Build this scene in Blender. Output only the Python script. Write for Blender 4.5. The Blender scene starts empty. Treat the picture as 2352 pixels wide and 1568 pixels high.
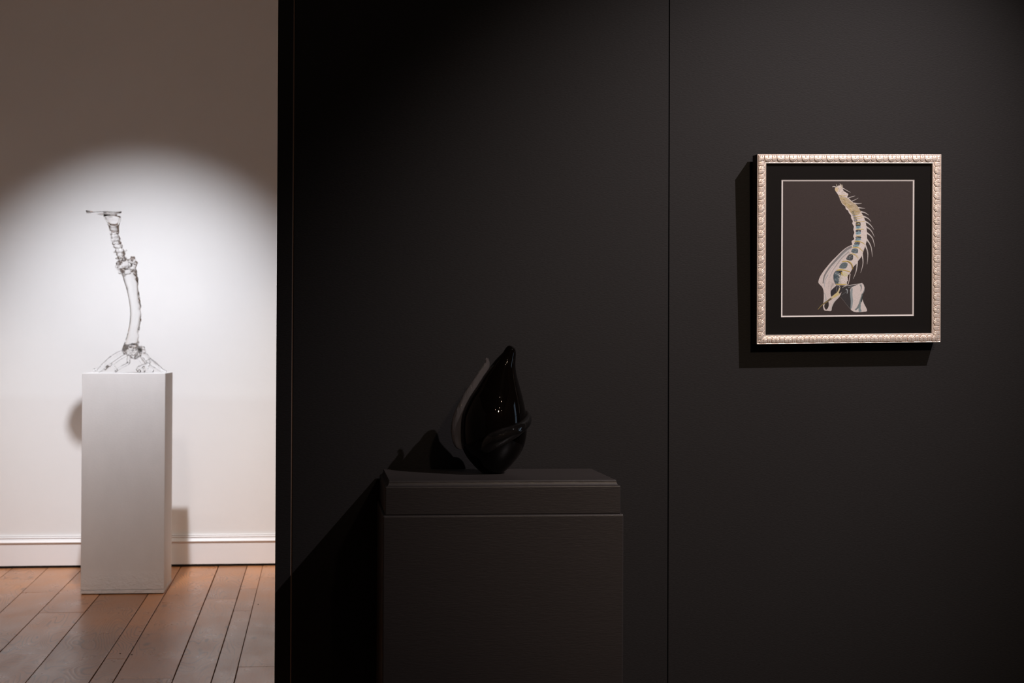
import bpy, bmesh, math, random
import numpy as np
from mathutils import Vector, Matrix

random.seed(7)
rng = np.random.default_rng(7)
scene = bpy.context.scene
COL = scene.collection

# ------------------------------------------------------------------ camera
cam_d = bpy.data.cameras.new('camera')
cam = bpy.data.objects.new('camera', cam_d)
COL.objects.link(cam)
f_ = Vector((0.11111, 0.99372, 0.0131)).normalized()
r_ = Vector((0.99379, -0.11117, 0.0038)).normalized()
u_ = r_.cross(f_).normalized()
M = Matrix((r_, u_, -f_)).transposed().to_4x4()
M.translation = Vector((0.0, 0.0, 1.25))
cam.matrix_world = M
cam_d.sensor_fit = 'HORIZONTAL'
cam_d.sensor_width = 36.0
cam_d.lens = 36.0 * 3900.0 / 2352.0
cam_d.shift_y = -40.1 / 2352.0
cam_d.clip_start = 0.05
cam_d.dof.use_dof = True
cam_d.dof.focus_distance = 4.0
cam_d.dof.aperture_fstop = 11.0
scene.camera = cam

# ------------------------------------------------------------------ world, exposure
world = bpy.data.worlds.new('world')
scene.world = world
world.use_nodes = True
world.node_tree.nodes['Background'].inputs[0].default_value = (0.5, 0.62, 0.8, 1)
world.node_tree.nodes['Background'].inputs[1].default_value = 0.05
scene.view_settings.view_transform = 'Standard'
scene.view_settings.look = 'None'
scene.view_settings.exposure = 0.0
scene.view_settings.gamma = 1.0
scene.view_settings.use_curve_mapping = False
scene.cycles.max_bounces = 24
scene.cycles.transmission_bounces = 24
scene.cycles.glossy_bounces = 6
scene.cycles.diffuse_bounces = 5
scene.cycles.transparent_max_bounces = 16
scene.cycles.sample_clamp_indirect = 4.0


def light(name, kind, loc, target, energy, color, size=0.05, spot=60, blend=1.0, size_y=None):
    d = bpy.data.lights.new(name, kind)
    d.energy = energy
    d.color = color
    if kind == 'SPOT':
        d.spot_size = math.radians(spot)
        d.spot_blend = blend
        d.shadow_soft_size = size
    elif kind == 'AREA':
        d.shape = 'RECTANGLE'
        d.size = size
        d.size_y = size_y or size
    else:
        d.shadow_soft_size = size
    o = bpy.data.objects.new(name, d)
    COL.objects.link(o)
    o.location = loc
    if target is not None:
        o.rotation_euler = (Vector(target) - Vector(loc)).to_track_quat('-Z', 'Y').to_euler()
    return o


SPOT_W = (-0.88, 7.33, 3.22)      # track spot of the white room
SPOT_D = (2.05, 2.42, 3.15)       # track spot of the dark room
light('sculpture_spot', 'SPOT', SPOT_W, (-1.03, 9.77, 0.95), 485, (0.905, 0.93, 1.0), 0.035, 50, 1.0)
light('room_fill', 'SPOT', (1.35, -0.6, 3.2), (1.25, 4.0, 1.15), 170, (1.0, 0.76, 0.54), 0.08, 31, 1.0)  # added unseen fill from the front, lifts the shade around the frame
light('picture_spot', 'SPOT', SPOT_D, (0.97, 4.0, 1.24), 240, (1.0, 0.89, 0.89), 0.012, 46, 1.0)
light('white_room_fill', 'AREA', (-1.3, 5.6, 3.1), (-1.2, 8.2, 0.0), 2.5, (1.0, 0.81, 0.70), 1.0, size_y=1.0)  # added soft fill for the white room's ambient light, no fixture
light('pedestal_fill', 'SPOT', (-0.95, 5.3, 3.3), (-0.98, 8.75, 0.2), 150, (1.0, 0.86, 0.80), 0.12, 36, 1.0)  # added fill, brightens the lower front of the white pedestal
light('wall_fill', 'SPOT', (0.85, 7.3, 3.25), (0.80, 9.5, 0.25), 235, (1.0, 0.84, 0.66), 0.05, 62, 1.0)  # added fill on the hidden right part of the room, for warm bounce
light('wall_fill', 'SPOT', (-2.2, 7.4, 3.25), (-2.0, 9.5, 0.0), 150, (1.0, 0.93, 0.88), 0.05, 46, 1.0)  # added fill for the low left part of the back wall
light('wall_fill', 'SPOT', (0.9, 6.3, 3.2), (0.8, 4.15, 0.9), 420, (1.0, 0.84, 0.70), 0.05, 60, 1.0)  # added fill on the partition's back, bounces onto the pedestal front
for p_, e_ in (((1.7, 0.6, 3.4), 5), ((1.1, 1.1, 3.4), 2.5), ((0.4, -0.4, 3.4), 2.5), ((2.4, -0.8, 3.4), 4), ((1.5, -0.2, 3.4), 3)):
    light('gallery_lamp', 'POINT', p_, None, e_, (1.0, 0.76, 0.58), 0.03)
light('daylight', 'AREA', (3.75, 3.05, 1.6), (0, 3.05, 1.5), 3.0, (0.55, 0.75, 1.0), 0.5, size_y=1.5)

# ------------------------------------------------------------------ helpers


def tag(o, label=None, cat=None, group=None, kind=None):
    if label: o['label'] = label
    if cat: o['category'] = cat
    if group: o['group'] = group
    if kind: o['kind'] = kind
    return o


def empty(name, loc, parent=None):
    o = bpy.data.objects.new(name, None)
    o.empty_display_size = 0.05
    o.location = loc
    COL.objects.link(o)
    if parent: o.parent = parent
    return o


def link(name, me, mat=None, parent=None, smooth=False):
    """Links a mesh given in world coordinates; its parent's location is taken off."""
    o = bpy.data.objects.new(name, me)
    COL.objects.link(o)
    if mat is not None:
        for m in (mat if isinstance(mat, (list, tuple)) else [mat]):
            me.materials.append(m)
    if parent is not None:
        o.parent = parent
        off = Vector((0, 0, 0))
        p = parent
        while p is not None:
            off += Vector(p.location); p = p.parent
        me.transform(Matrix.Translation(-off))
    if smooth:
        me.shade_smooth()
    return o


def mesh_from(verts, faces, name='m'):
    me = bpy.data.meshes.new(name)
    me.from_pydata([tuple(v) for v in verts], [], faces)
    me.update()
    return me


def box_bm(bm, x0, x1, y0, y1, z0, z1):
    vs = [bm.verts.new(p) for p in ((x0, y0, z0), (x1, y0, z0), (x1, y1, z0), (x0, y1, z0),
                                    (x0, y0, z1), (x1, y0, z1), (x1, y1, z1), (x0, y1, z1))]
    for f in ((3, 2, 1, 0), (4, 5, 6, 7), (0, 1, 5, 4), (1, 2, 6, 5), (2, 3, 7, 6), (3, 0, 4, 7)):
        bm.faces.new([vs[i] for i in f])
    return vs


def bm_mesh(bm, name='m'):
    bmesh.ops.recalc_face_normals(bm, faces=bm.faces[:])
    me = bpy.data.meshes.new(name)
    bm.to_mesh(me)
    bm.free()
    return me


def box(name, b, mat, parent=None, bevel=0.0, segs=2):
    bm = bmesh.new()
    box_bm(bm, *b)
    if bevel:
        bmesh.ops.bevel(bm, geom=bm.edges[:], offset=bevel, segments=segs, profile=0.5, affect='EDGES')
    return link(name, bm_mesh(bm, name), mat, parent)


def extrude_profile(name, pts, x0, x1, mat, parent=None, n=1):
    """pts (y,z) closed polygon run along X."""
    vs, fs = [], []
    k = len(pts)
    for i in range(n + 1):
        x = x0 + (x1 - x0) * i / n
        vs += [(x, p[0], p[1]) for p in pts]
    for i in range(n):
        for j in range(k):
            a, b = i * k + j, i * k + (j + 1) % k
            fs.append((a, b, b + k, a + k))
    fs.append(tuple(range(k)))
    fs.append(tuple(reversed(range(n * k, n * k + k))))
    me = mesh_from(vs, fs, name)
    bm = bmesh.new(); bm.from_mesh(me)
    bmesh.ops.recalc_face_normals(bm, faces=bm.faces[:])
    bm.to_mesh(me); bm.free()
    return link(name, me, mat, parent)


def grid_mesh(P, closed_u=False, closed_v=False, name='g'):
    """P: array (nu, nv, 3)."""
    nu, nv = P.shape[:2]
    iu = np.arange(nu if closed_u else nu - 1)
    iv = np.arange(nv if closed_v else nv - 1)
    A, B = np.meshgrid(iu, iv, indexing='ij')
    A2, B2 = (A + 1) % nu, (B + 1) % nv
    quads = np.stack([A * nv + B, A2 * nv + B, A2 * nv + B2, A * nv + B2], -1).reshape(-1, 4)
    return quads_mesh(P.reshape(-1, 3), quads, name)


def quads_mesh(V, Q, name='q'):
    me = bpy.data.meshes.new(name)
    me.vertices.add(len(V))
    me.vertices.foreach_set('co', np.ascontiguousarray(V, dtype=np.float32).ravel())
    me.loops.add(Q.size)
    me.loops.foreach_set('vertex_index', np.ascontiguousarray(Q, dtype=np.int32).ravel())
    me.polygons.add(len(Q))
    me.polygons.foreach_set('loop_start', np.arange(0, Q.size, 4, dtype=np.int32))
    me.update(calc_edges=True)
    me.validate()
    return me


def catmull(pts, n=6, closed=False):
    P = np.array(pts, float)
    out = []
    m = len(P)
    rngi = range(m) if closed else range(m - 1)
    for i in rngi:
        if closed:
            p0, p1, p2, p3 = P[(i - 1) % m], P[i], P[(i + 1) % m], P[(i + 2) % m]
        else:
            p0, p1, p2, p3 = P[max(i - 1, 0)], P[i], P[i + 1], P[min(i + 2, m - 1)]
        for k in range(n):
            t = k / n
            out.append(0.5 * (2 * p1 + (p2 - p0) * t + (2 * p0 - 5 * p1 + 4 * p2 - p3) * t * t
                              + (3 * p1 - p0 - 3 * p2 + p3) * t ** 3))
    if not closed:
        out.append(P[-1])
    return np.array(out)


# ------------------------------------------------------------------ materials
def s2l(c):
    return tuple(((v / 255) / 12.92 if v <= 10.3 else (((v / 255) + 0.055) / 1.055) ** 2.4) for v in c)


class NT:
    def __init__(self, name):
        self.m = bpy.data.materials.new(name)
        self.m.use_nodes = True
        self.t = self.m.node_tree
        self.n = self.t.nodes
        self.b = self.n['Principled BSDF']
        self.out = self.n['Material Output']

    def new(self, typ, **kw):
        nd = self.n.new(typ)
        for k, v in kw.items():
            setattr(nd, k, v)
        return nd

    def lk(self, a, b):
        self.t.links.new(a, b)

    def coords(self, scale=(1, 1, 1), out='Object'):
        tc = self.new('ShaderNodeTexCoord')
        mp = self.new('ShaderNodeMapping')
        mp.inputs['Scale'].default_value = scale
        self.lk(tc.outputs[out], mp.inputs[0])
        return mp.outputs[0]

    def noise(self, vec, scale, detail=4, rough=0.5, dist=0.0):
        nd = self.new('ShaderNodeTexNoise')
        nd.inputs['Scale'].default_value = scale
        nd.inputs['Detail'].default_value = detail
        nd.inputs['Roughness'].default_value = rough
        nd.inputs['Distortion'].default_value = dist
        self.lk(vec, nd.inputs['Vector'])
        return nd.outputs[0]

    def ramp(self, fac, stops):
        nd = self.new('ShaderNodeValToRGB')
        el = nd.color_ramp.elements
        while len(el) < len(stops):
            el.new(0.5)
        for e, (p, c) in zip(el, stops):
            e.position = p
            e.color = (*c, 1)
        self.lk(fac, nd.inputs[0])
        return nd.outputs[0]

    def mixc(self, fac, a, b, mode='MIX'):
        nd = self.new('ShaderNodeMix', data_type='RGBA', blend_type=mode)
        for s, v in ((nd.inputs[0], fac), (nd.inputs[6], a), (nd.inputs[7], b)):
            if isinstance(v, (int, float)): s.default_value = v
            elif isinstance(v, tuple): s.default_value = (*v, 1)
            else: self.lk(v, s)
        return nd.outputs[2]

    def math(self, op, a, b=None, c=None):
        nd = self.new('ShaderNodeMath', operation=op)
        for s, v in zip(nd.inputs, (a, b, c)):
            if v is None: continue
            if isinstance(v, (int, float)): s.default_value = v
            else: self.lk(v, s)
        return nd.outputs[0]

    def bump(self, h, strength=0.3, dist=0.002, prev=None):
        nd = self.new('ShaderNodeBump')
        nd.inputs['Strength'].default_value = strength
        nd.inputs['Distance'].default_value = dist
        self.lk(h, nd.inputs['Height'])
        if prev is not None: self.lk(prev, nd.inputs['Normal'])
        self.lk(nd.outputs[0], self.b.inputs['Normal'])
        return nd.outputs[0]

    def set(self, **kw):
        for k, v in kw.items():
            s = self.b.inputs[k.replace('_', ' ')]
            if isinstance(v, (int, float)): s.default_value = v
            elif isinstance(v, tuple): s.default_value = (*v, 1)
            else: self.lk(v, s)
        return self


def mat_paint(name, col, rough=0.6, var=0.08, bump=0.15, bscale=(120, 120, 260), spec=0.35):
    t = NT(name)
    v = t.coords()
    n = t.noise(v, 1.3, 3)
    c1 = tuple(x * (1 - var) for x in col)
    c2 = tuple(min(1, x * (1 + var)) for x in col)
    t.set(Base_Color=t.ramp(n, [(0.3, c1), (0.7, c2)]), Roughness=rough)
    t.b.inputs['Specular IOR Level'].default_value = spec
    v2 = t.coords(bscale)
    t.bump(t.noise(v2, 1.0, 3, 0.6), bump, 0.002)
    return t.m


def mat_black_paint():
    t = NT('black_wall_paint')
    v = t.coords()
    n = t.noise(v, 0.9, 3, 0.6)
    col = t.ramp(n, [(0.3, (0.0168, 0.0152, 0.0158)), (0.7, (0.0192, 0.0182, 0.0192))])
    fine = t.noise(t.coords((140, 140, 520)), 1.0, 2, 0.5)
    col = t.mixc(0.35, col, t.ramp(fine, [(0.3, (0.6, 0.6, 0.6)), (0.7, (1.3, 1.3, 1.3))]), 'MULTIPLY')
    t.set(Base_Color=col, Roughness=0.62)
    t.b.inputs['Specular IOR Level'].default_value = 0.22
    t.bump(fine, 0.22, 0.0015)
    return t.m


def mat_white_wall():
    t = NT('white_wall_paint')
    tc = t.new('ShaderNodeTexCoord')
    sp = t.new('ShaderNodeSeparateXYZ')
    t.lk(tc.outputs['Object'], sp.inputs[0])
    v = t.coords()
    n = t.noise(v, 1.1, 4, 0.6)
    col = t.ramp(n, [(0.3, (0.76, 0.75, 0.74)), (0.7, (0.80, 0.79, 0.78))])
    # the wall is a slightly darker white below about a metre
    wob = t.noise(t.coords((3, 3, 3)), 1.0, 3)
    edge = t.math('ADD', sp.outputs[2], t.math('MULTIPLY', wob, 0.03))
    st = t.ramp(t.math('MULTIPLY_ADD', edge, 20.0, -18.9), [(0.0, (0.965, 0.955, 0.95)), (1.0, (1, 1, 1))])
    col = t.mixc(1.0, col, st, 'MULTIPLY')
    t.set(Base_Color=col, Roughness=0.6)
    t.b.inputs['Specular IOR Level'].default_value = 0.25
    nn = t.noise(t.coords((5, 5, 5)), 1.0, 5, 0.6)
    b1 = t.bump(nn, 0.12, 0.01)
    t.bump(t.noise(t.coords((90, 90, 200)), 1.0, 2), 0.06, 0.002, b1)
    return t.m


def mat_pedestal_white():
    t = NT('pedestal_white_paint')
    tc = t.new('ShaderNodeTexCoord')
    sp = t.new('ShaderNodeSeparateXYZ')
    t.lk(tc.outputs['Object'], sp.inputs[0])
    n = t.noise(t.coords((9, 9, 4)), 1.0, 5, 0.65)
    col = t.ramp(n, [(0.25, (0.70, 0.685, 0.68)), (0.7, (0.745, 0.73, 0.725))])
    t.set(Base_Color=col, Roughness=0.55)
    # the paint is wrinkled just above the floor
    low = t.ramp(t.math('MULTIPLY_ADD', sp.outputs[2], -9.0, 1.05), [(0.0, (0, 0, 0)), (1.0, (1, 1, 1))])
    w = t.noise(t.coords((55, 55, 85)), 1.0, 4, 0.6, 0.8)
    wr = t.math('MULTIPLY', w, low)
    b1 = t.bump(wr, 0.9, 0.008)
    t.bump(t.noise(t.coords((90, 90, 240)), 1.0, 3), 0.18, 0.002, b1)
    return t.m


def mat_wood():
    t = NT('oak_floorboards')
    tc = t.new('ShaderNodeTexCoord')
    oi = t.new('ShaderNodeObjectInfo')
    mul = t.new('ShaderNodeVectorMath', operation='SCALE')
    cmb = t.new('ShaderNodeCombineXYZ')
    t.lk(oi.outputs['Random'], cmb.inputs[0]); t.lk(oi.outputs['Random'], cmb.inputs[1])
    t.lk(cmb.outputs[0], mul.inputs[0]); mul.inputs[3].default_value = 53.0
    add = t.new('ShaderNodeVectorMath', operation='ADD')
    t.lk(tc.outputs['Object'], add.inputs[0]); t.lk(mul.outputs[0], add.inputs[1])
    mp = t.new('ShaderNodeMapping'); mp.inputs['Scale'].default_value = (5.2, 1.25, 1)
    t.lk(add.outputs[0], mp.inputs[0])
    base = t.noise(mp.outputs[0], 1.3, 1.5, 0.4, 0.35)
    # growth rings: contour lines of a slow field
    ring = t.math('SINE', t.math('MULTIPLY', base, 150.0))
    ringc = t.ramp(ring, [(0.0, (1, 1, 1)), (0.70, (0.97, 0.97, 0.97)), (0.97, (0.45, 0.40, 0.37))])
    mp2 = t.new('ShaderNodeMapping'); mp2.inputs['Scale'].default_value = (160, 6, 1)
    t.lk(add.outputs[0], mp2.inputs[0])
    fib = t.noise(mp2.outputs[0], 1.0, 3, 0.6)
    mp3 = t.new('ShaderNodeMapping'); mp3.inputs['Scale'].default_value = (5.5, 2.2, 1)
    t.lk(add.outputs[0], mp3.inputs[0])
    vo = t.new('ShaderNodeTexVoronoi'); vo.inputs['Scale'].default_value = 1.0
    t.lk(mp3.outputs[0], vo.inputs['Vector'])
    kn = t.math('ADD', vo.outputs['Distance'], t.math('MULTIPLY', t.noise(mp3.outputs[0], 7, 3), 0.10))
    knot = t.ramp(kn, [(0.06, (0.22, 0.18, 0.17)), (0.16, (1, 1, 1))])
    blotch = t.noise(mp3.outputs[0], 0.7, 4, 0.6)
    tone = t.ramp(blotch, [(0.3, (0.44, 0.19, 0.078)), (0.7, (0.61, 0.28, 0.118))])
    pl = t.ramp(oi.outputs['Random'], [(0.0, (0.82, 0.80, 0.82)), (0.5, (1.0, 1.0, 1.0)), (1.0, (1.14, 1.08, 1.0))])
    col = t.mixc(1.0, tone, pl, 'MULTIPLY')
    # rings are strong in some places only
    ringmask = t.ramp(t.noise(mp3.outputs[0], 0.45, 2), [(0.46, (0.05, 0.05, 0.05)), (0.60, (0.9, 0.9, 0.9))])
    col = t.mixc(ringmask, col, t.mixc(1.0, col, ringc, 'MULTIPLY'))
    col = t.mixc(0.8, col, t.mixc(1.0, col, knot, 'MULTIPLY'))
    col = t.mixc(0.3, col, t.mixc(1.0, col, t.ramp(fib, [(0.3, (0.75, 0.72, 0.7)), (0.7, (1.15, 1.15, 1.15))]), 'MULTIPLY'))
    rg = t.ramp(t.noise(mp3.outputs[0], 1.4, 4, 0.6), [(0.3, (0.25, 0.25, 0.25)), (0.7, (0.37, 0.37, 0.37))])
    t.set(Base_Color=col, Roughness=rg)
    t.b.inputs['Specular IOR Level'].default_value = 0.36
    b1 = t.bump(t.math('MULTIPLY', ring, ringmask), 0.12, 0.0012)
    t.bump(fib, 0.12, 0.0012, b1)
    return t.m


def mat_simple(name, col, rough=0.5, metal=0.0, spec=0.5, **kw):
    t = NT(name)
    t.set(Base_Color=col, Roughness=rough, Metallic=metal)
    t.b.inputs['Specular IOR Level'].default_value = spec
    return t.m


def mat_clear_glass(name, rough=0.0, tint=(1, 1, 1), ior=1.42, trans=1.0):
    t = NT(name)
    t.set(Base_Color=tint, Roughness=rough, IOR=ior)
    t.b.inputs['Transmission Weight'].default_value = trans
    return t.m


def mat_frame_gilt():
    t = NT('silver_leaf')
    n = t.noise(t.coords((160, 160, 160)), 1.0, 4, 0.7)
    n2 = t.noise(t.coords((30, 30, 30)), 1.0, 3, 0.6)
    col = t.ramp(n2, [(0.3, (0.82, 0.70, 0.62)), (0.7, (0.93, 0.84, 0.77))])
    unused_noise = t.new('ShaderNodeTexNoise')
    # hollows of the carving are darker and browner than its ridges
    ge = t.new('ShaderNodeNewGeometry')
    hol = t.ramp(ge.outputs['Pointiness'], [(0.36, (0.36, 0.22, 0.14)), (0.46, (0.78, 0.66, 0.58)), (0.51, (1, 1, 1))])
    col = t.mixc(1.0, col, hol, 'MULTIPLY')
    t.set(Base_Color=col, Metallic=0.45, Roughness=t.ramp(n, [(0.3, (0.28, 0.28, 0.28)), (0.7, (0.5, 0.5, 0.5))]))
    t.bump(n, 0.15, 0.0006)
    return t.m


def mat_pane():
    t = NT('picture_glass')
    tr = t.new('ShaderNodeBsdfTransparent')
    gl = t.new('ShaderNodeBsdfGlossy'); gl.inputs['Roughness'].default_value = 0.0
    lw = t.new('ShaderNodeLayerWeight'); lw.inputs['Blend'].default_value = 0.5
    mx = t.new('ShaderNodeMixShader')
    t.lk(t.math('MULTIPLY_ADD', t.math('POWER', lw.outputs['Facing'], 5.0), 0.9, 0.075), mx.inputs[0]); t.lk(tr.outputs[0], mx.inputs[1]); t.lk(gl.outputs[0], mx.inputs[2])
    t.lk(mx.outputs[0], t.out.inputs['Surface'])
    return t.m


def mat_print():
    t = NT('print_paper')
    at = t.new('ShaderNodeAttribute'); at.attribute_name = 'ink'
    n = t.noise(t.coords((900, 900, 900)), 1.0, 2, 0.7)
    col = t.mixc(0.5, at.outputs['Color'], t.mixc(1.0, at.outputs['Color'], t.ramp(n, [(0.3, (0.6, 0.6, 0.6)), (0.7, (1.45, 1.45, 1.45))]), 'MULTIPLY'))
    t.set(Base_Color=col, Roughness=0.7)
    t.b.inputs['Specular IOR Level'].default_value = 0.2
    return t.m


BLACK = mat_black_paint()
WHITE = mat_white_wall()
TRIM = mat_paint('white_gloss_trim', (0.79, 0.775, 0.775), 0.32, 0.02, 0.10, (6, 6, 40), 0.5)
PEDW = mat_pedestal_white()
WOOD = mat_wood()
GAP = mat_simple('dark_gap', (0.012, 0.008, 0.006), 0.9, spec=0.1)
RAW = mat_simple('raw_board_edge', (0.34, 0.24, 0.19), 0.8, spec=0.2)
CEIL = mat_paint('ceiling_paint', (0.70, 0.69, 0.67), 0.7)
CEILB = mat_paint('black_ceiling_paint', (0.03, 0.028, 0.027), 0.7)
GREY = mat_paint('grey_wall_paint', (0.34, 0.27, 0.22), 0.7)
PEDB = mat_paint('pedestal_black_paint', (0.043, 0.0365, 0.0355), 0.40, 0.12, 0.20, (60, 60, 330), 0.45)
GLASS = mat_clear_glass('clear_glass')


def rippled():
    t = NT('rippled_clear_glass')
    t.set(Base_Color=(1, 1, 1), Roughness=0.0, IOR=1.42)
    t.b.inputs['Transmission Weight'].default_value = 1.0
    t.bump(t.noise(t.coords((75, 75, 75)), 1.0, 2, 0.5), 0.5, 0.004)
    return t.m


RIPPLE = rippled()


def fin_glass():
    t = NT('fin_glass')
    t.set(Base_Color=(0.86, 0.80, 0.79), Roughness=0.07, IOR=1.47)
    t.b.inputs['Transmission Weight'].default_value = 0.94
    t.bump(t.noise(t.coords((150, 150, 28)), 1.0, 3, 0.6), 0.9, 0.004)
    return t.m


FINGLASS = fin_glass()
BANDGLASS = mat_clear_glass('band_glass', 0.02, (0.55, 0.5, 0.48), 1.5, 0.99)
GILT = mat_frame_gilt()
FRWOOD = mat_paint('frame_side_wood', (0.055, 0.03, 0.016), 0.5, 0.2, 0.1)
MATB = mat_simple('black_mount_board', (0.0075, 0.0065, 0.006), 0.8, spec=0.15)
CORE = mat_paint('mount_core_white', (0.86, 0.82, 0.80), 0.8, 0.05, 0.15, (500, 500, 500))
PANE = mat_pane()
PRINT = mat_print()
CAN = mat_simple('lamp_housing_black', (0.02, 0.02, 0.02), 0.4)

# ------------------------------------------------------------------ the room
XL, XR, YF, YP, YB, H = -2.7, 3.6, -1.6, 4.0, 9.77, 3.7

floor = tag(link('floor', (lambda bm: (box_bm(bm, XL, XR, YF, YB + 0.1, -0.12, -0.022), bm_mesh(bm))[1])(bmesh.new()), GAP), kind='structure')

# seams between board rows: x at y = 6.4 and at y = 9.77 (measured), extended over the room
seams = [(-2.74, -2.80), (-2.50, -2.56), (-2.28, -2.335), (-2.05, -2.10), (-1.86, -1.915), (-1.66, -1.715), (-1.450, -1.520), (-1.288, -1.326),
         (-1.084, -1.108), (-0.852, -0.866), (-0.764, -0.786), (-0.547, -0.576), (-0.403, -0.415), (-0.318, -0.328),
         (-0.115, -0.13), (0.06, 0.05), (0.28, 0.27), (0.42, 0.41), (0.66, 0.65), (0.80, 0.79), (1.02, 1.01)]
joints = {6: [8.80, 7.2], 7: [9.098, 8.130, 7.048, 5.9], 8: [6.1], 9: [7.734, 6.918, 5.6], 10: [8.671, 6.5],
          11: [8.493, 6.2], 12: [8.846, 8.1085, 5.5], 13: [9.251, 6.7], 5: [9.3, 7.9, 6.6]}
Y0 = 3.2


def seam_x(i, y):
    a, b = seams[i]
    return a + (b - a) * (y - 6.4) / 3.37


for i in range(len(seams) - 1):
    js = joints.get(i, [9.2 - random.random() * 1.2, 7.3 - random.random(), 5.3 - random.random() * 0.8])
    ys = sorted([Y0, YB] + js)
    for k in range(len(ys) - 1):
        ya, yb = ys[k] + 0.0006, ys[k + 1] - 0.0006
        g = 0.0011 + 0.0012 * random.random()
        if i in (8, 9, 10, 11): g += 0.0008
        zz = -0.0004 - 0.0012 * random.random()
        tlt = (random.random() - 0.5) * 0.0012
        bm = bmesh.new()
        quad = [(seam_x(i, ya) + g, ya, zz), (seam_x(i + 1, ya) - g, ya, zz + tlt), (seam_x(i + 1, yb) - g, yb, zz + tlt), (seam_x(i, yb) + g, yb, zz)]
        top = [bm.verts.new(p) for p in quad]
        bot = [bm.verts.new((p[0], p[1], -0.021)) for p in quad]
        bm.faces.new(top); bm.faces.new(bot[::-1])
        for a in range(4):
            b = (a + 1) % 4
            bm.faces.new((top[a], bot[a], bot[b], top[b]))
        bmesh.ops.recalc_face_normals(bm, faces=bm.faces[:])
        te = [e for e in bm.edges if all(abs(v.co.z) < 0.005 for v in e.verts) and abs(e.verts[0].co.x - e.verts[1].co.x) < 0.06]
        bmesh.ops.bevel(bm, geom=te, offset=0.0009, segments=1, affect='EDGES')
        me = bpy.data.meshes.new('floorboard')
        bm.to_mesh(me); bm.free()
        c = Vector(((quad[0][0] + quad[2][0]) / 2, (ya + yb) / 2, 0))
        me.transform(Matrix.Translation(-c))
        me.materials.append(WOOD)
        o = bpy.data.objects.new('floorboard', me)
        o.location = c
        o.parent = floor
        COL.objects.link(o)

for (x, y) in ((-0.806, 7.03), (-0.757, 7.0), (-0.17, 6.86), (-0.30, 8.3)):
    bm = bmesh.new()
    bmesh.ops.create_cone(bm, cap_ends=True, segments=12, radius1=0.0035, radius2=0.003, depth=0.002,
                          matrix=Matrix.Translation((x, y, -0.0002)))
    link('nail_head', bm_mesh(bm), GAP, floor)

wall_back = tag(box('wall_back', (XL - 0.1, XR, YB, YB + 0.12, -0.02, H), WHITE), kind='structure')
tag(box('wall_left', (XL - 0.12, XL, YF, YB, -0.02, H), WHITE), kind='structure')
tag(box('wall_right', (XR, XR + 0.12, YP, YB + 0.12, -0.02, H), WHITE), kind='structure')
# dark room wall with a tall narrow window
wr = empty('wall_right', (XR, 2.0, 0)); tag(wr, kind='structure')
box('panel', (XR, XR + 0.12, YF, 2.80, -0.02, H), GREY, wr)
box('panel', (XR, XR + 0.12, 3.30, YP - 0.002, -0.02, H), GREY, wr)
box('panel', (XR, XR + 0.12, 2.802, 3.298, -0.02, 0.85), GREY, wr)
box('panel', (XR, XR + 0.12, 2.802, 3.298, 2.35, H), GREY, wr)
wn = empty('window_1', (XR + 0.06, 3.05, 0.85)); tag(wn, kind='structure')
for b in ((XR + 0.03, XR + 0.08, 2.803, 2.83, 0.851, 2.349), (XR + 0.03, XR + 0.08, 3.27, 3.297, 0.851, 2.349),
          (XR + 0.03, XR + 0.08, 2.831, 3.269, 0.851, 0.88), (XR + 0.03, XR + 0.08, 2.831, 3.269, 2.32, 2.349),
          (XR + 0.035, XR + 0.075, 2.831, 3.269, 1.585, 1.615)):
    box('frame', b, TRIM, wn)
tag(box('wall_front', (XL, XR, YF - 0.12, YF, -0.02, H), GREY), kind='structure')
tag(box('ceiling', (XL, XR, YP + 0.06, YB, H, H + 0.1), CEIL), kind='structure')
tag(box('ceiling', (XL, XR, YF, YP + 0.058, H, H + 0.1), CEILB), kind='structure')

# baseboard of the white room
prof = [(YB - 0.001, 0.180), (YB - 0.011, 0.180), (YB - 0.0125, 0.1765), (YB - 0.008, 0.1735), (YB - 0.0165, 0.1715), (YB - 0.0185, 0.1665),
        (YB - 0.0125, 0.1625), (YB - 0.017, 0.1590), (YB - 0.023, 0.1515), (YB - 0.0275, 0.1445), (YB - 0.0275, 0.1405),
        (YB - 0.018, 0.1370), (YB - 0.0185, 0.1310), (YB - 0.0185, 0.0130), (YB - 0.001, 0.0130)]
bbk = tag(extrude_profile('baseboard_back', prof, XL, XR, TRIM), kind='structure')
box('gap_shade', (XL, XR, YB - 0.0135, YB - 0.0005, -0.004, 0.0125), GAP, bbk)  # dark strip stands in for the shade in the gap under the baseboard

# the black partition between the rooms
wm = empty('wall_middle', (1.7, YP, 0)); tag(wm, kind='structure')
box('panel', (-0.0670, 0.8236, YP, YP + 0.018, 0, H), BLACK, wm, 0.0008, 1)
box('panel', (0.8255, XR - 0.001, YP, YP + 0.018, 0, H), BLACK, wm, 0.0008, 1)
box('end_board', (-0.1060, -0.0705, YP - 0.0005, YP + 0.11, 0, H), BLACK, wm, 0.001, 1)
box('edge_strip', (-0.0704, -0.0671, YP + 0.0022, YP + 0.016, 0, H), RAW, wm)
box('stud_core', (-0.0700, XR - 0.001, YP + 0.0185, YP + 0.095, 0, H), GAP, wm)
box('panel', (-0.0704, XR - 0.001, YP + 0.0955, YP + 0.11, 0, H), WHITE, wm)

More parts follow.
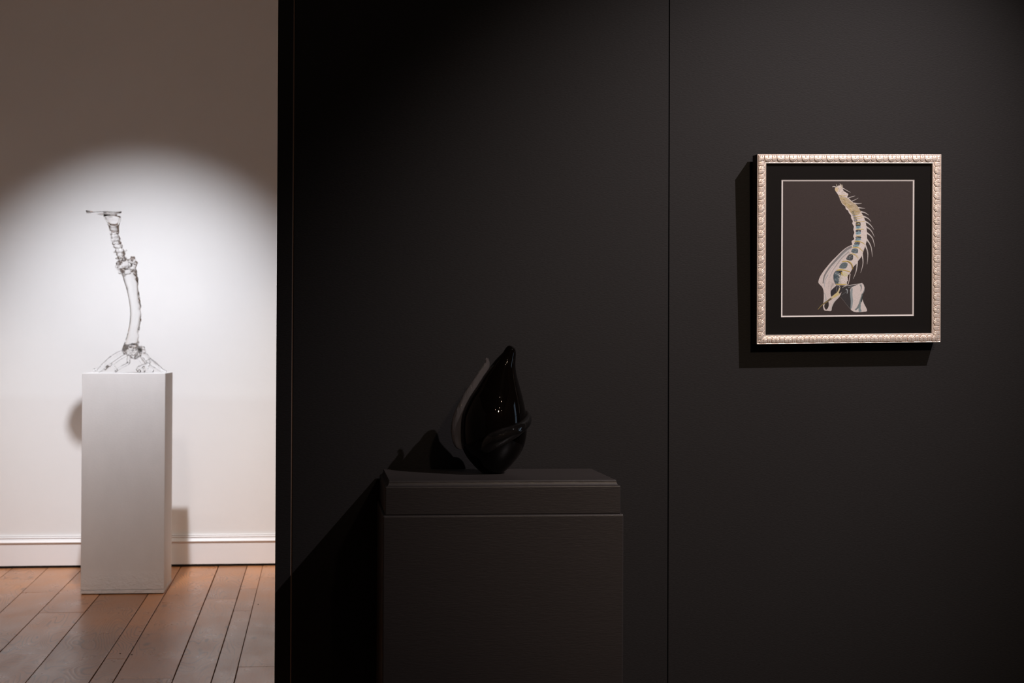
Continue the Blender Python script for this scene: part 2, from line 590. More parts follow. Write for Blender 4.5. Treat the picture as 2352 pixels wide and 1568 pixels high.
# ------------------------------------------------------------------ white pedestal
px0, px1, py0, py1, ph = -1.1935, -0.7835, 8.695, 9.115, 1.107
pw = tag(empty('display_pedestal', ((px0 + px1) / 2, (py0 + py1) / 2, 0)),
         'tall white painted box pedestal carrying the clear glass sculpture', 'pedestal')
box('body', (px0, px1, py0, py1, 0.022, ph), PEDW, pw, 0.0015, 2)
box('bottom_edge', (px0 - 0.001, px1 + 0.001, py0 - 0.0012, py1 + 0.001, 0.004, 0.0205), PEDW, pw, 0.001, 1)
box('base_gap_shade', (px0 + 0.006, px1 - 0.006, py0 + 0.006, py1 - 0.006, 0, 0.0045), GAP, pw)  # dark recessed block stands in for the shadow gap under the pedestal

# ------------------------------------------------------------------ black pedestal
pb = tag(empty('display_pedestal', (0.39, 3.82, 0)),
         'black painted wooden pedestal with stepped top under the dark vase', 'pedestal')


def loft_rect(name, rings, mat, parent):
    """rings of (x0,x1,y0,y1,z) bottom to top."""
    vs, fs = [], []
    for (x0, x1, y0, y1, z) in rings:
        vs += [(x0, y0, z), (x1, y0, z), (x1, y1, z), (x0, y1, z)]
    n = len(rings)
    for i in range(n - 1):
        for j in range(4):
            a, b = i * 4 + j, i * 4 + (j + 1) % 4
            fs.append((a, b, b + 4, a + 4))
    fs.append((3, 2, 1, 0)); fs.append(tuple(range(4 * n - 4, 4 * n)))
    return link(name, mesh_from(vs, fs, name), mat, parent)


YE = 3.988
box('body', (0.1300, 0.6500, 3.6250, YE, 0.0, 0.8885), PEDB, pb, 0.0040, 4)
box('slab', (0.1355, 0.6445, 3.6330, YE - 0.002, 0.8886, 0.9492), PEDB, pb, 0.0022, 3)
rings = []
for k in range(9):      # small cove between slab and top
    a = k / 8 * math.pi / 2
    ins = 0.0018 + 0.0064 * math.sin(a)
    z = 0.9494 + 0.0098 * (1 - math.cos(a))
    rings.append((0.1355 + ins, 0.6445 - ins, 3.6330 + ins, YE - 0.004, z))
rings.append((0.1450, 0.6350, 3.6425, YE - 0.004, 0.9610))
loft_rect('top_board', rings, PEDB, pb)

# ------------------------------------------------------------------ dark vase
VX, VY, VZ = 0.3864, 3.845, 0.9612
S = 0.000992           # metres per silhouette unit


def vp(px): return (px - 1131.0) * S
def vh(py): return (1087.5 - py) * S


sil = [(794.5, 1167.5, 1171), (797, 1163.5, 1177.5), (802, 1159.5, 1182), (811, 1153.5, 1184), (825, 1139.5, 1183.6), (841, 1126.5, 1183.2),
       (861, 1110.5, 1186), (886, 1094, 1192.5), (912, 1076.5, 1199.7), (941, 1062.5, 1205.9), (963, 1057, 1208.7), (994, 1055.8, 1209.6),
       (1023, 1059.5, 1204), (1047, 1070.5, 1192), (1068, 1087, 1175.5), (1080, 1099, 1163), (1086, 1106.5, 1155), (1087.5, 1112, 1148)]
sy = np.array([s[0] for s in sil]); sl = np.array([s[1] for s in sil]); sr = np.array([s[2] for s in sil])
sc = catmull([(a, b, c) for a, b, c in sil], 6)


def body_at(py):
    l = np.interp(py, sc[:, 0], sc[:, 1]); r = np.interp(py, sc[:, 0], sc[:, 2])
    return (l + r) / 2, (r - l) / 2


vase = tag(empty('vase', (VX, VY, VZ)), 'glossy black teardrop glass vase leaning to a point with clear glass fins', 'vase')
NA = 96
P = []
for (y, l, r) in sc:
    cx, rad = (l + r) / 2, (r - l) / 2
    ang = np.linspace(0, 2 * np.pi, NA, endpoint=False)
    P.append(np.stack([VX + vp(cx) + rad * S * np.cos(ang), VY + rad * S * np.sin(ang) * 0.93, np.full(NA, VZ + vh(y))], -1))
P = np.array(P)
me = grid_mesh(P[::-1], closed_v=True, name='body')
bm = bmesh.new(); bm.from_mesh(me)
bmesh.ops.contextual_create(bm, geom=[e for e in bm.edges if e.is_boundary and e.verts[0].co.z < VZ + 0.01])
bmesh.ops.contextual_create(bm, geom=[e for e in bm.edges if e.is_boundary and e.verts[0].co.z > VZ + 0.2])
bmesh.ops.recalc_face_normals(bm, faces=bm.faces[:])
bm.to_mesh(me); bm.free()
t = NT('black_glass')
t.set(Base_Color=(0.0022, 0.0014, 0.0010), Roughness=0.025, IOR=1.36)
t.b.inputs['Coat Weight'].default_value = 0.0
t.b.inputs['Coat Roughness'].default_value = 0.02
VBLACK = t.m
link('body', me, VBLACK, vase, True)


def surf(py, phi, off=0.0):
    cx, rad = body_at(py)
    return np.array([VX + vp(cx) + (rad * S + off) * math.cos(phi), VY + (rad * S + off) * 0.93 * math.sin(phi), VZ + vh(py)])


def ribbon(name, path, mat, parent, n=90, m=14):
    """path: (silhouette y, phi deg, outward centre offset, radial half size, across half size)."""
    C = catmull(path, max(2, n // (len(path) - 1)))
    pts = np.array([surf(c[0], math.radians(c[1]), c[2]) for c in C])
    rows = []
    for i, c in enumerate(C):
        a, b = pts[max(i - 1, 0)], pts[min(i + 1, len(pts) - 1)]
        tg = (b - a) / np.linalg.norm(b - a)
        out = surf(c[0], math.radians(c[1]), c[2] + 0.01) - surf(c[0], math.radians(c[1]), c[2])
        out = out - tg * (out @ tg); out /= np.linalg.norm(out)
        sd = np.cross(tg, out)
        th = np.linspace(0, 2 * np.pi, m, endpoint=False)
        rows.append(pts[i] + np.outer(np.cos(th) * c[3], out) + np.outer(np.sin(th) * c[4], sd))
    P = np.array(rows)
    me = grid_mesh(P, closed_v=True, name=name)
    bm = bmesh.new(); bm.from_mesh(me)
    for end in (0, 1):
        vs = [v for v in bm.verts if v.is_boundary]
        es = [e for e in bm.edges if e.is_boundary]
        if es:
            bmesh.ops.contextual_create(bm, geom=es[:])
            bmesh.ops.holes_fill(bm, edges=[e for e in bm.edges if e.is_boundary])
    bmesh.ops.recalc_face_normals(bm, faces=bm.faces[:])
    bm.to_mesh(me); bm.free()
    return link(name, me, mat, parent, True)


ribbon('fin', [(1031, 181, 0.001, 0.002, 0.003), (1024, 182, 0.005, 0.009, 0.006), (1008, 183, 0.007, 0.012, 0.008), (985, 184, 0.008, 0.013, 0.009),
               (960, 185, 0.007, 0.012, 0.009), (935, 186, 0.006, 0.010, 0.008), (905, 187, 0.006, 0.010, 0.006), (880, 187, 0.006, 0.010, 0.0052),
               (860, 187, 0.0065, 0.0098, 0.0042), (845, 187, 0.009, 0.0078, 0.0032), (834, 187, 0.014, 0.0052, 0.0025), (827, 187, 0.021, 0.003, 0.002)],
       FINGLASS, vase)
ribbon('fin', [(1034, -116, 0.000, 0.003, 0.005), (1025, -108, 0.002, 0.010, 0.014), (1010, -96, 0.003, 0.0125, 0.019), (1000, -80, 0.003, 0.013, 0.0185),
               (989, -60, 0.003, 0.012, 0.0155), (976, -36, 0.003, 0.0105, 0.012), (966, -12, 0.003, 0.009, 0.012), (958, 12, 0.003, 0.009, 0.014),
               (950, 40, 0.002, 0.008, 0.010), (944, 70, 0.001, 0.005, 0.006), (942, 85, 0.0, 0.002, 0.002)],
       BANDGLASS, vase)
bm = bmesh.new()
for (off, z, r) in ((0.0235, 825.5, 0.0028), (0.0190, 826.5, 0.0022)):
    p = surf(z, math.radians(187), off)
    bmesh.ops.create_icosphere(bm, subdivisions=2, radius=r, matrix=Matrix.Translation(p))
link('fin_tip', bm_mesh(bm), FINGLASS, vase, True)

# ------------------------------------------------------------------ clear glass sculpture
SX, SZ, SYc = 0.00231, 0.002305, 8.905


def sp(px, py, dy=0.0):
    # the column leans towards the room as it rises
    h = max(0.0, (853.5 - py) / 356.0)
    y = SYc - 0.235 * h ** 1.35
    k = y / SYc
    return ((-0.9724 + (px - 303) * SX) * k, y + dy, 1.25 + (1.107 + (853.5 - py) * SZ - 1.25) * k)


sc_root = tag(empty('glass_sculpture', (sp(303, 853.5)[0], SYc, ph)),
              'clear glass bone-like column with flat plate on top and branching root feet', 'sculpture')


def tube_bm(bm, pts, n=10, sub=5, flat=1.0):
    """pts: (x,y,z,r) in world units; closed tapered tube."""
    C = catmull(pts, sub)
    up = np.array([0, 1.0, 0])
    prev = None
    for i, c in enumerate(C):
        a, b = C[max(i - 1, 0)][:3], C[min(i + 1, len(C) - 1)][:3]
        tg = (b - a) / (np.linalg.norm(b - a) + 1e-9)
        s = np.cross(tg, up)
        if np.linalg.norm(s) < 0.1: s = np.cross(tg, np.array([1.0, 0, 0]))
        s /= np.linalg.norm(s); w = np.cross(s, tg)
        ring = []
        for k in range(n):
            th = 2 * math.pi * k / n
            ring.append(bm.verts.new(c[:3] + max(c[3], 0.0008) * (math.cos(th) * s + flat * math.sin(th) * w)))
        if prev:
            for k in range(n):
                bm.faces.new((prev[k], prev[(k + 1) % n], ring[(k + 1) % n], ring[k]))
        else:
            bm.faces.new(ring[::-1])
        prev = ring
    bm.faces.new(prev)


def blob(bm, p, r, sx=1, sy=1, sz=1, rot=0.0, sub=2):
    mt = Matrix.Translation(p) @ Matrix.Rotation(rot, 4, 'Y') @ Matrix.Diagonal((sx, sy, sz, 1))
    bmesh.ops.create_icosphere(bm, subdivisions=sub, radius=r, matrix=mt)


def remeshed(name, bm, mat, parent, voxel=0.0022, smooth=4):
    bmesh.ops.recalc_face_normals(bm, faces=bm.faces[:])
    me = bpy.data.meshes.new(name); bm.to_mesh(me); bm.free()
    tmp = bpy.data.objects.new(name + '_tmp', me); COL.objects.link(tmp)
    md = tmp.modifiers.new('r', 'REMESH'); md.mode = 'VOXEL'; md.voxel_size = voxel; md.use_smooth_shade = True
    sm = tmp.modifiers.new('s', 'SMOOTH'); sm.iterations = smooth; sm.factor = 0.5
    dg = bpy.context.evaluated_depsgraph_get()
    out = bpy.data.meshes.new_from_object(tmp.evaluated_get(dg))
    bpy.data.objects.remove(tmp)
    out.name = name
    return link(name, out, mat, parent, True)


# plate: thin round plate seen edge-on, rolled lip at one side
bm = bmesh.new()
n = 48
rows = []
pc = sp(240, 497)
for j, q in enumerate(np.linspace(0, 1, 14)):
    ring = []
    for k in range(n):
        th = 2 * math.pi * k / n
        x, y = math.cos(th), math.sin(th)
        rr = 0.0865 * q
        z = 0.004 * (x * q) ** 2 + 0.007 * max(0, x * q) + 0.0035 * math.sin(3 * th) * q * q - 0.002
        ring.append((pc[0] + rr * x, pc[1] + rr * y * 0.96, pc[2] + z))
    rows.append(ring)
top = [[bm.verts.new(Vector(p)) for p in r] for r in rows[1:]]
bot = [[bm.verts.new(Vector(p) - Vector((0, 0, 0.0045 + 0.006 * max(0, (p[0] - pc[0]) / 0.0865)))) for p in r] for r in rows[1:]]
ct = bm.verts.new(rows[0][0]); cb = bm.verts.new(Vector(rows[0][0]) - Vector((0, 0, 0.005)))
for k in range(n):
    k2 = (k + 1) % n
    bm.faces.new((ct, top[0][k], top[0][k2])); bm.faces.new((cb, bot[0][k2], bot[0][k]))
    for j in range(12):
        bm.faces.new((top[j][k], top[j + 1][k], top[j + 1][k2], top[j][k2]))
        bm.faces.new((bot[j][k2], bot[j + 1][k2], bot[j + 1][k], bot[j][k]))
    bm.faces.new((top[12][k], bot[12][k], bot[12][k2], top[12][k2]))
tube_bm(bm, [(*sp(203, 494.5, -0.030), 0.0035), (*sp(204, 495, -0.012), 0.006), (*sp(205, 495, 0.010), 0.006), (*sp(204, 495, 0.030), 0.0035)], 10)
tube_bm(bm, [(*sp(204, 494.5), 0.005), (*sp(214, 496), 0.0045), (*sp(230, 499), 0.007), (*sp(245, 501), 0.006)], 10)
tube_bm(bm, [(*sp(243, 500), 0.010), (*sp(256, 501.5), 0.013), (*sp(268, 500.5), 0.010)], 12, 4, 1.5)
remeshed('plate', bm, GLASS, sc_root, 0.0021, 4)

# cup under the plate (hollow funnel)
axis = lambda t: (257.5 + 5.5 * t, 503.0 + 35.5 * t)
prof_o = [(0, 18.5), (0.12, 19.0), (0.3, 16.5), (0.5, 13.6), (0.7, 11.3), (0.9, 10.4), (1.0, 10.6)]
prof_i = [(0.62, 4), (0.5, 8.5), (0.3, 12.5), (0.12, 15.0), (0.03, 15.0)]
rows = []
for (t_, rad) in prof_o[::-1] + prof_i[::-1]:
    cx, cy = axis(t_)
    c = np.array(sp(cx, cy))
    th = np.linspace(0, 2 * np.pi, 40, endpoint=False)
    rows.append(np.stack([c[0] + rad * SX * np.cos(th), c[1] + rad * SX * np.sin(th), c[2] + 0 * th - 0.1 * rad * SX * np.cos(th)], -1))
me = grid_mesh(np.array(rows), closed_v=True, name='cup')
bm = bmesh.new(); bm.from_mesh(me)
bmesh.ops.holes_fill(bm, edges=[e for e in bm.edges if e.is_boundary])
bmesh.ops.recalc_face_normals(bm, faces=bm.faces[:])
bm.to_mesh(me); bm.free()
link('cup', me, GLASS, sc_root, True)

# neck of stacked vertebra-like lumps
rnd = random.Random(3)
bm = bmesh.new()
neck = [(263, 541, 11.5), (264, 549, 10), (266, 556, 11), (268, 564, 10), (271, 572, 11), (274, 581, 11.5), (277, 590, 11), (280, 600, 12)]
tube_bm(bm, [(*sp(a, b), r * 0.66 * SX) for a, b, r in neck], 12)
for a, b, r in neck:
    for k in range(7):
        th = k / 7 * 2 * math.pi + rnd.random()
        q = sp(a + math.cos(th) * r * 0.55, b + rnd.uniform(-2, 2), math.sin(th) * r * 0.55 * SX)
        blob(bm, q, rnd.uniform(3.6, 5.2) * SX)
for (a, b, c, d, dy) in ((281, 584, 291, 581, -.01), (266, 584, 262, 586, -.012), (270, 598, 267, 600, -.012), (273, 575, 279, 571, -.014), (262, 545, 258, 548, -.01),
                         (276, 592, 284, 596, -.02), (270, 560, 263, 562, .01)):
    tube_bm(bm, [(*sp(a, b, dy * 0.5), 2.6 * SX), (*sp((a + c) / 2, (b + d) / 2, dy), 1.6 * SX), (*sp(c, d, dy * 1.2), 1.9 * SX)], 8)
remeshed('neck', bm, RIPPLE, sc_root, 0.0019, 2)

# knuckle
bm = bmesh.new()
for (a, b, r) in ((281, 604, 9), (287, 612, 12), (296, 610, 11), (303, 603, 7.5), (306, 612, 7.5), (278, 616, 7.5), (283, 623, 8), (292, 625, 9), (302, 620, 9)):
    blob(bm, sp(a, b, rnd.uniform(-.006, .006)), r * SX)
for k in range(34):
    th = rnd.random() * 2 * math.pi
    a, b = rnd.uniform(271, 309), rnd.uniform(602, 628)
    blob(bm, sp(a, b, rnd.choice((-1, 1)) * rnd.uniform(.012, .026)), rnd.uniform(2.6, 4.4) * SX)
for (a, b) in ((269, 610), (268, 617), (271, 622), (311, 608), (301, 596), (306, 597), (275, 630), (280, 633), (288, 635)):
    blob(bm, sp(a, b, rnd.uniform(-.01, .01)), rnd.uniform(2.6, 3.8) * SX)
remeshed('knuckle', bm, RIPPLE, sc_root, 0.0019, 2)

# shaft: long curved bone with a fluted far edge
rows = []
edge = [(622, 277, 309), (635, 280, 312.5), (655, 286.5, 315.5), (680, 293.5, 318), (700, 297, 321), (720, 298.5, 322.5), (740, 297.5, 321.5), (752, 296, 318.5),
        (770, 292, 318), (785, 287, 317.5), (798, 282, 318), (806, 280.5, 320)]
ed = catmull(edge, 10)
m = 48
for (y, l, r) in ed:
    cx, rad = (l + r) / 2, (r - l) / 2
    th = np.linspace(0, 2 * np.pi, m, endpoint=False)
    w = np.clip((np.cos(th) - 0.15) / 0.85, 0, 1)                     # bumpy side
    tw = 0.6 * np.sin(y / 9.0 + 3 * th) + 0.5 * np.sin(y / 4.1 - 5 * th) + 0.35 * np.sin(y / 2.6 + 2 * th)
    rr = rad * (1 + w * 0.13 * tw + 0.02 * np.sin(y / 14 + th) + 0.02 * np.exp(-((y - 660) / 25) ** 2) * np.sin(6 * th + y / 6))
    groove = 1 - 0.16 * np.exp(-((th - 5.05 + (y - 700) * 0.002) / 0.16) ** 2)
    rr = rr * groove
    c = np.array(sp(cx, y))
    rows.append(np.stack([c[0] + rr * SX * np.cos(th), c[1] + rr * SX * np.sin(th) * 0.9, np.full(m, c[2])], -1))
me = grid_mesh(np.array(rows[::-1]), closed_v=True, name='shaft')
bm = bmesh.new(); bm.from_mesh(me)
bmesh.ops.holes_fill(bm, edges=[e for e in bm.edges if e.is_boundary])
bmesh.ops.recalc_face_normals(bm, faces=bm.faces[:])
bm.to_mesh(me); bm.free()
shaft = link('shaft', me, GLASS, sc_root, True)

# hub above the feet
bm = bmesh.new()
for (a, b, r) in ((292, 800, 10), (304, 797, 11), (300, 806, 12), (288, 806, 7.5), (318, 803, 10), (327, 806, 7), (310, 812, 12), (322, 811, 6)):
    blob(bm, sp(a, b, rnd.uniform(-.006, .006)), r * SX)
for k in range(26):
    th = 2 * math.pi * k / 26
    blob(bm, sp(310 + 11 * math.cos(th), 810 + 11.5 * math.sin(th), -.012 + rnd.uniform(-.012, .004)), rnd.uniform(2.2, 3.4) * SX)
for k in range(14):
    blob(bm, sp(rnd.uniform(290, 330), rnd.uniform(796, 812), rnd.choice((-1, 1)) * rnd.uniform(.018, .028)), rnd.uniform(2.5, 4) * SX)
remeshed('hub', bm, RIPPLE, sc_root, 0.0019, 2)
bm = bmesh.new()
blob(bm, sp(310, 809, -.034), 8.5 * SX, sub=3)
link('bead', bm_mesh(bm), GLASS, sc_root, True)

# feet: each a branching glass root
feet = [
    [[(286, 808, 4.5, 0), (275, 813, 6, -.01), (262, 822, 6.5, -.02), (250, 832, 5.6, -.03), (240, 842, 5, -.036), (231, 851, 3.0, -.04)],
     [(258, 828, 3, -.02), (256, 836, 3.2, -.03), (252, 840, 2.6, -.045), (246, 846, 2.2, -.055)]],
    [[(294, 812, 4, .01), (284, 815, 4.2, .03), (266, 826, 4, .06), (250, 838, 3.6, .08), (232, 848, 3.2, .10), (214, 848, 2.6, .11), (217, 852, 2.0, .11)]],
    [[(299, 816, 4, -.01), (297, 824, 3.5, -.03), (298, 832, 2.8, -.05), (288, 838, 2.6, -.075), (277, 846, 2.6, -.09), (272, 850.5, 2.6, -.10)],
     [(262, 836, 2.2, -.05), (270, 842, 2.2, -.07), (274, 850, 2.0, -.09)]],
    [[(322, 812, 4.5, 0), (332, 816, 6, -.012), (340, 825, 5.6, -.022), (352, 834, 6, -.034), (362, 841, 4.6, -.04), (372, 849, 3.6, -.044), (381, 851.5, 2.6, -.046)]],
    [[(338, 826, 4, -.02), (342, 834, 3.6, -.03), (332, 837, 3.6, -.05), (323, 841, 3.6, -.07), (320, 847, 3.2, -.085), (326, 850.5, 2.8, -.095)],
     [(330, 838, 2.6, -.055), (333, 846, 2.4, -.075), (335, 850.5, 2.2, -.09)]],
    [[(312, 814, 4.5, .02), (318, 822, 4, .05), (326, 834, 3.8, .08), (336, 844, 3.4, .11), (344, 851, 2.8, .13)]],
]
for branches in feet:
    bm = bmesh.new()
    for br in branches:
        tube_bm(bm, [(*sp(a, b, dy), r * 1.18 * SX) for a, b, r, dy in br], 10)
        for (a, b, r, dy) in br[1:-1]:
            if rnd.random() < 0.75:
                blob(bm, sp(a + rnd.uniform(-3, 3), b + rnd.uniform(-3, 1), dy + rnd.uniform(-.008, .008)), r * 0.62 * SX)
    for v in bm.verts:
        v.co.z = max(v.co.z, ph + 0.0004)
    remeshed('foot', bm, RIPPLE, sc_root, 0.0019, 2)

# ------------------------------------------------------------------ framed picture
TL = Vector((1.0263, 3.942, 1.70839)); TR = Vector((1.47877, 3.942, 1.71527))
BL = Vector((1.02872, 3.954, 1.2573)); BR = Vector((1.48144, 3.954, 1.26411))
FW, FH = 0.4525, 0.4512
NRM = (TR - TL).cross(TL - BL).normalized()       # towards the room
if NRM.y > 0: NRM = -NRM
PX, PZ = 0.001073, 0.001040                        # picture units


def W(x, y, d=0.0):
    """x from the outer side, y down from the top, d depth behind the lip (arrays allowed)."""
    u = np.asarray(x, float) / FW; v = np.asarray(y, float) / FH
    u = u[..., None]; v = v[..., None]
    p = (1 - v) * ((1 - u) * np.array(TL) + u * np.array(TR)) + v * ((1 - u) * np.array(BL) + u * np.array(BR))
    return p - np.asarray(d, float)[..., None] * np.array(NRM)


frame = tag(empty('framed_picture', BL + Vector((0.226, 0.03, 0))),
            'square picture of a curved spine in silvery carved frame on the black wall', 'picture')
RW = 0.0213          # width of the moulding
PITCH = 0.03035


def ornament(u, v):
    """height (m) of the carving; u along the rail, v across from the outer edge."""
    q = v / RW
    base = 0.0030 * np.sin(np.clip(q / 0.9, 0, 1) * np.pi * 0.70 + 0.42) - 0.0010
    k = np.floor(u / PITCH + 0.5)
    du = u - k * PITCH
    k2 = np.floor(u / PITCH)
    du2 = u - (k2 + 0.5) * PITCH
    h = base - 0.0004
    body = q > 0.11
    # lesser leaf between the shells: half round towards the inside, a flat strap outside
    c2, R2 = 0.0112, 0.0066
    r2 = np.where(v > c2, np.hypot(du2, v - c2), np.abs(du2))
    h = np.where((r2 < R2) & body, base + 0.0003 * np.cos(r2 / R2 * 1.3) + 0.0002, h)
    h = np.where((np.abs(r2 - R2) < 0.00045) & body & (v > c2), base - 0.0010, h)
    # shell
    cv, R = 0.0090, 0.0096
    hinge = np.hypot(du, v - cv + 0.001)
    rr = np.where(v > cv, np.hypot(du, v - cv), np.abs(du) * 0.97)
    th = np.arctan2(du, v - cv + 0.001)
    ribs = np.abs(np.sin(th * 6.0)) * np.clip(hinge / 0.003, 0, 1) * np.where(v > cv, 1.0, 0.55)
    m = (rr < R) & body
    h = np.where(m, base + 0.0006 + 0.0005 * (1 - (rr / R) ** 2) + 0.00045 * ribs, h)
    h = np.where((np.abs(rr - R) < 0.0005) & body, base - 0.0010, h)
    h = np.where((np.abs(du) < 0.00042) & body & (v < cv), base - 0.0001, h)
    h = np.where((np.abs(du2) < 0.00042) & body & (q < 0.34), base - 0.0005, h)
    h = np.where(q < 0.07, 0.0010, h)
    h = np.where((q >= 0.07) & (q < 0.11), 0.0, h)
    h = np.where(q > 0.93, 0.0004, h)
    return h


def rail(which, L, phase):
    nu, nv = 900, 40
    T, Vv = np.meshgrid(np.linspace(0, 1, nu), np.linspace(0, RW, nv), indexing='ij')
    U = Vv + T * (L - 2 * Vv)
    Hh = ornament(U - phase, Vv)
    D = -Hh                                   # proud of the lip plane
    # outer side wall, then inner drop
    Uo = np.repeat(U[:, :1], 3, 1); Vo = np.zeros((nu, 3)); Do = np.tile(np.array([0.044, 0.002, 0.0]), (nu, 1))
    Ui = np.repeat(U[:, -1:], 1, 1); Vi = np.full((nu, 1), RW); Di = np.full((nu, 1), 0.0062)
    U = np.hstack([Uo, U, Ui]); Vv = np.hstack([Vo, Vv, Vi]); D = np.hstack([Do, D, Di])
    if which == 'top': X, Y = U, Vv
    elif which == 'bottom': X, Y = U, FH - Vv
    elif which == 'left': X, Y = Vv, U
    else: X, Y = FW - Vv, U
    P = W(X, Y, D)
    me = grid_mesh(P, name='rail')
    npv = P.shape[1] - 1
    idx = np.tile(np.where(np.arange(npv) == 0, 1, 0), nu - 1).astype(np.int32)
    me.materials.append(GILT); me.materials.append(FRWOOD)
    me.polygons.foreach_set('material_index', idx)
    bm = bmesh.new(); bm.from_mesh(me)
    f = bm.faces[:][len(bm.faces) // 2]
    bm.faces.ensure_lookup_table()
    s = sum((fc.normal.dot(NRM) for fc in list(bm.faces)[:3000]))
    if s < 0: bmesh.ops.reverse_faces(bm, faces=bm.faces[:])
    bm.to_mesh(me); bm.free()
    o = link('rail', me, None, frame)
    me.shade_smooth()
    o['label'] = 'silvery carved moulding with shell ornament'
    return o


rail('top', FW, 0.0263)
rail('left', FH, 0.0373)
rail('right', FH, 0.0382)
rail('bottom', FW, 0.0152)


def fquad(name, x0, x1, y0, y1, d, mat, thick=0.0008):
    c = [W(np.array(x), np.array(y), np.array(dd)) for dd in (d, d + thick) for (x, y) in ((x0, y0), (x1, y0), (x1, y1), (x0, y1))]
    fs = [(0, 3, 2, 1), (4, 5, 6, 7), (0, 1, 5, 4), (1, 2, 6, 5), (2, 3, 7, 6), (3, 0, 4, 7)]
    me = mesh_from([tuple(v) for v in c], fs, name)
    bm = bmesh.new(); bm.from_mesh(me); bmesh.ops.recalc_face_normals(bm, faces=bm.faces[:]); bm.to_mesh(me); bm.free()
    return link(name, me, mat, frame)


# glass pane: one sheet
c = [tuple(W(np.array(x), np.array(y), np.array(0.0042))) for (x, y) in ((RW - .002, RW - .002), (FW - RW + .002, RW - .002), (FW - RW + .002, FH - RW + .002), (RW - .002, FH - RW + .002))]
link('glass_pane', mesh_from(c, [(0, 3, 2, 1)]), PANE, frame)
# mount with bevelled window
ax0, ax1, ay0, ay1 = (1796.3 - 1739.6) * PX, (2101.6 - 1739.6) * PX, (412.4 - 354.5) * PZ, (727.2 - 354.5) * PZ
bw, bh_ = 0.0036, 0.0034
o_ = [(RW - .001, RW - .001), (FW - RW + .001, RW - .001), (FW - RW + .001, FH - RW + .001), (RW - .001, FH - RW + .001)]
i_ = [(ax0, ay0), (ax1, ay0), (ax1, ay1), (ax0, ay1)]
vs = [tuple(W(np.array(a), np.array(b), np.array(0.0060))) for a, b in o_ + i_]
link('mount', mesh_from(vs, [(k, 4 + k, 4 + (k + 1) % 4, (k + 1) % 4) for k in range(4)]), MATB, frame)
j_ = [(ax0 + bw, ay0 + bh_), (ax1 - bw, ay0 + bh_), (ax1 - bw, ay1 - bh_), (ax0 + bw, ay1 - bh_)]
vs = [tuple(W(np.array(a), np.array(b), np.array(0.0060))) for a, b in i_] + [tuple(W(np.array(a), np.array(b), np.array(0.0072))) for a, b in j_]
o = link('mount_bevel', mesh_from(vs, [(k, 4 + k, 4 + (k + 1) % 4, (k + 1) % 4) for k in range(4)]), CORE, frame)
o['label'] = 'thin white cut edge of the black mount'
fquad('backing_board', RW + 0.001, FW - RW - 0.001, RW + 0.001, FH - RW - 0.001, 0.012, FRWOOD, 0.02)

# ---- the drawing, laid out on its own sheet (drawing units, 4.611 per picture unit)
ZX0, ZX1, ZY0, ZY1 = 80, 712, 86, 1468
STEP = 2.25
gx = np.arange(ZX0, ZX1, STEP); gy = np.arange(ZY0, ZY1, STEP)
IMG = np.zeros((len(gy), len(gx), 3)); PAPER = np.array(s2l((66, 58, 57)))
IMG[:] = PAPER


def paint(poly, col, alpha=1.0, smooth=True, n=5):
    p = catmull(poly, n, True) if smooth else np.array(poly, float)
    x0, y0 = p.min(0); x1, y1 = p.max(0)
    i0, i1 = max(0, int((x0 - ZX0) / STEP) - 1), min(len(gx), int((x1 - ZX0) / STEP) + 2)
    j0, j1 = max(0, int((y0 - ZY0) / STEP) - 1), min(len(gy), int((y1 - ZY0) / STEP) + 2)
    if i1 <= i0 or j1 <= j0: return
    X, Y = np.meshgrid(gx[i0:i1], gy[j0:j1])
    cov = np.zeros(X.shape)
    q = np.roll(p, -1, 0)
    for ox in (-0.33, 0, 0.33):
        for oy in (-0.33, 0, 0.33):
            xx, yy = X + ox * STEP, Y + oy * STEP
            ins = np.zeros(X.shape, bool)
            for (ax, ay), (bx, by) in zip(p, q):
                if ay == by: continue
                cnd = (ay > yy) != (by > yy)
                ins ^= cnd & (xx < (bx - ax) * (yy - ay) / (by - ay) + ax)
            cov += ins
    cov = (cov / 9.0 * alpha)[..., None]
    c = np.array(s2l(col))
    IMG[j0:j1, i0:i1] = IMG[j0:j1, i0:i1] * (1 - cov) + c * cov


def stroke(pts, w0, w1, col, alpha=1.0, wm=None):
    C = catmull(pts, 6)
    n = len(C)
    L, R = [], []
    for i in range(n):
        a, b = C[max(i - 1, 0)], C[min(i + 1, n - 1)]
        t = (b - a) / (np.hypot(*(b - a)) + 1e-9)
        f = i / (n - 1)
        w = w0 * (1 - f) + w1 * f
        if wm is not None: w += (wm - (w0 + w1) / 2) * 4 * f * (1 - f)
        nrm = np.array([-t[1], t[0]]) * w / 2
        L.append(C[i] + nrm); R.append(C[i] - nrm)
    paint(L + R[::-1], col, alpha, smooth=False)


WHT, CRM, GRY, TEAL, DRK, YEL, BRN = (230, 222, 219), (224, 212, 204), (150, 158, 162), (88, 106, 114), (52, 54, 60), (206, 182, 70), (140, 116, 78)
LBL = (130, 168, 182)
r3 = random.Random(11)
